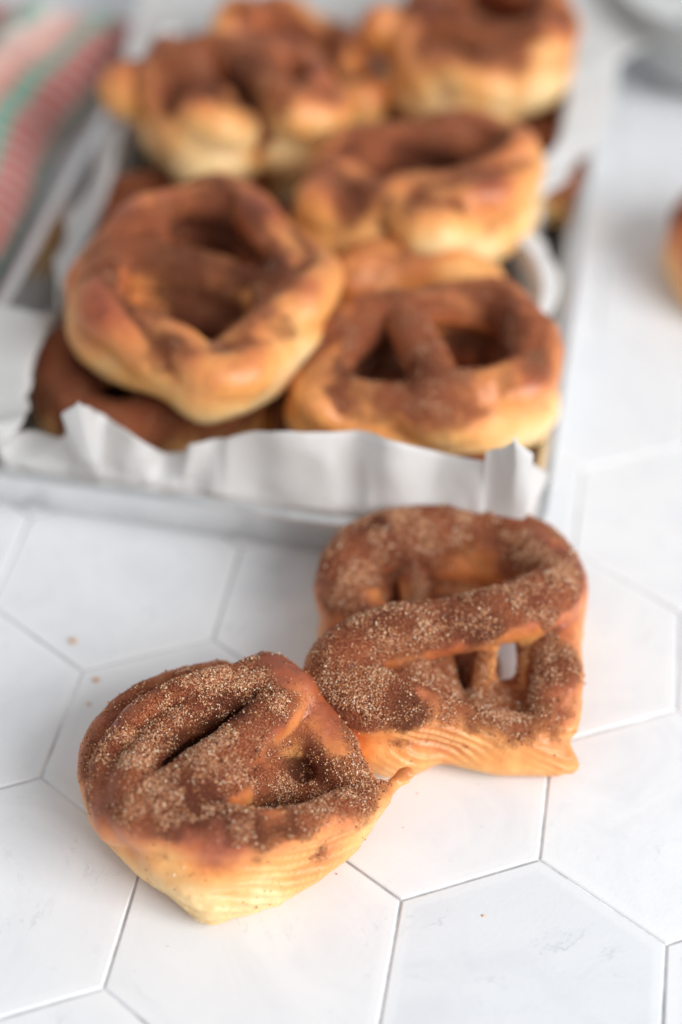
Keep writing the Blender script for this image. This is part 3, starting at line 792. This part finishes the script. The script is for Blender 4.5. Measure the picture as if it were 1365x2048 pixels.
# --- one on the table, cut by the right edge of the picture ----------
p = at(1520, 505, 18)
knot('blurred golden pastry on the tiles, cut off by the right edge of the picture', p[0], p[1], .040, 30, 0.0, 67, 'pastries on the tiles', sugar_bias=-.25, bake_bias=.25, lump=.003, dark_bias=0.0)

# ------------------------------------------------------------------ striped towel
def build_towel():
    # bunched cloth lying along the left side of the pan
    A = at(-120, 640, 12); B = at(235, 60, 25)
    rows, st = [], []
    nu, nv = 70, 110
    c0 = np.array([-.172, .245, 0]); c1 = np.array([-.160, .478, 0])
    V, S_, A_ = [], [], []
    for j in range(nv + 1):
        v = j / nv
        base = c0 + (c1 - c0) * v
        for i in range(nu + 1):
            u = i / nu
            x = base[0] - .004 - u * .135 + .006 * math.sin(7 * v + 1) * (1 - u) 
            q = np.array([[u * .135, v * .26, 0]])
            prof = .030 * (1 - (1 - min(u / .30, 1)) ** 2) * (1 - .55 * max(0, (u - .3) / .7))
            fold = .010 * math.sin(u * 22 + 1.5 * math.sin(4 * v)) * (.3 + u) + .006 * float(noise(q, .03, 3)[0]) + .004 * float(noise(q, .012, 4)[0])
            end = min(1, v / .06, (1 - v) / .06)
            z = max(.0015, (prof + fold * .7 + .012 * math.sin(v * 5 + .5) * u + .006) * (.15 + .85 * math.sqrt(max(end, 0))))
            V.append((x, base[1] + .01 * math.sin(9 * u + 2) * v, z)); A_.append(v + .05 * u); S_.append((u * 2.0 + .02 * math.sin(7 * v)) % 1.0)
    F = []
    for j in range(nv):
        for i in range(nu):
            a = j * (nu + 1) + i
            F.append((a, a + nu + 1, a + nu + 2, a + 1))
    c = (-.235, .37, 0)
    o = mesh_obj('dish_towel', V, F, M_TOWEL, attrs={'stripe': np.array(S_), 'along': np.array(A_)}, loc=c)
    so = o.modifiers.new('thickness', 'SOLIDIFY'); so.thickness = .0012; so.offset = -1
    tag(o, 'crumpled red and green striped dish towel lying left of the pan', 'dish towel')
build_towel()

# ------------------------------------------------------------------ bowl at the far right
def lathe(prof, n=72):
    V, F = [], []
    for r, z in prof:
        for k in range(n):
            a = 2 * math.pi * k / n; V.append((r * math.cos(a), r * math.sin(a), z))
    for j in range(len(prof) - 1):
        for k in range(n):
            m = (k + 1) % n
            F.append((j * n + k, j * n + m, (j + 1) * n + m, (j + 1) * n + k))
    F.append(tuple(reversed(range(n)))); F.append(tuple((len(prof) - 1) * n + k for k in range(n)))
    return np.array(V), F
def build_bowl():
    p = at(1418, 150, 0); p[2] = 0
    b = empty('bowl', p)
    tag(b, 'grey ceramic bowl at the far right, cut off by the frame', 'bowl')
    prof = [(.026, .003), (.036, .008), (.048, .020), (.055, .036), (.058, .050), (.0585, .0515), (.0575, .0525), (.0562, .0515), (.053, .036), (.046, .022), (.034, .0115), (.004, .0085)]
    V, F = lathe(prof); mesh_obj('bowl_body', V + p, F, M_CERAMIC, b, loc=p)
    V, F = lathe([(.024, 0), (.027, 0), (.0265, .0045), (.023, .0045)]); mesh_obj('foot_ring', V + p, F, M_CERAMIC, b, loc=p)
build_bowl()

# ------------------------------------------------------------------ crumbs on the tiles
def crumb(px, py, r, seed, label):
    rng = np.random.default_rng(seed)
    p = at(px, py, 0); p[2] = 0
    V, F = [], []
    n, m = 8, 5
    for j in range(m):
        t = math.pi * (j + .5) / m
        for i in range(n):
            a = 2 * math.pi * i / n; q = r * rng.uniform(.75, 1.15)
            V.append((p[0] + q * math.sin(t) * math.cos(a) * 1.3, p[1] + q * math.sin(t) * math.sin(a), r * .45 + r * .45 * math.cos(t)))
    for j in range(m - 1):
        for i in range(n):
            k = (i + 1) % n; F.append((j * n + i, (j + 1) * n + i, (j + 1) * n + k, j * n + k))
    F.append(tuple(range(n))); F.append(tuple((m - 1) * n + i for i in reversed(range(n))))
    o = mesh_obj('crumb', V, F, M_GRAIN, attrs={'tone': np.full(len(V), .78)}, loc=p)
    tag(o, label, 'crumb', 'crumbs on the tiles')
crumb(147, 1283, .0012, 1, 'larger tan crumb on the tiles, farthest from the pinched pastry')
crumb(192, 1360, .0010, 2, 'tan crumb on the tiles just above the pinched pastry')
crumb(178, 1408, .0006, 3, 'tiny crumb on the tiles beside the left shoulder of the pinched pastry')
crumb(967, 1832, .0004, 4, 'tiny speck on the greyish tile at the bottom right')

# a little spilt sugar round the front pair
def spilt():
    rng = np.random.default_rng(9)
    cs = [(at(790, 1600, 0), .015, 6), (at(300, 1760, 0), .02, 5), (at(1000, 1580, 0), .02, 5), (at(640, 1720, 0), .02, 5), (at(180, 1400, 0), .03, 8)]
    P = np.concatenate([c + rng.normal(size=(n, 3)) * r for c, r, n in cs]); n = len(P)
    sz = .00015 + .00035 * rng.random(n) ** 2
    P[:, 2] = sz * .4
    a = rng.random(n) * 6.28
    cv = CRYSTAL_V[None] * (1 + rng.uniform(-.25, .25, (n, 6, 3))) * sz[:, None, None]
    x = cv[..., 0] * np.cos(a)[:, None] - cv[..., 1] * np.sin(a)[:, None]; y = cv[..., 0] * np.sin(a)[:, None] + cv[..., 1] * np.cos(a)[:, None]
    G = np.stack([x, y, cv[..., 2] * .8], -1) + P[:, None]
    o = mesh_obj('spilt_cinnamon_sugar', G.reshape(-1, 3), (CRYSTAL_F[None] + (np.arange(n) * 6)[:, None, None]).reshape(-1, 3), M_GRAIN, smooth=False, attrs={'tone': np.clip(rng.normal(.5, .25, n), 0, 1).repeat(6)})
    tag(o, 'fine grains of cinnamon sugar spilt on the tiles around the front pastries', 'sugar grains', kind='stuff')
spilt()
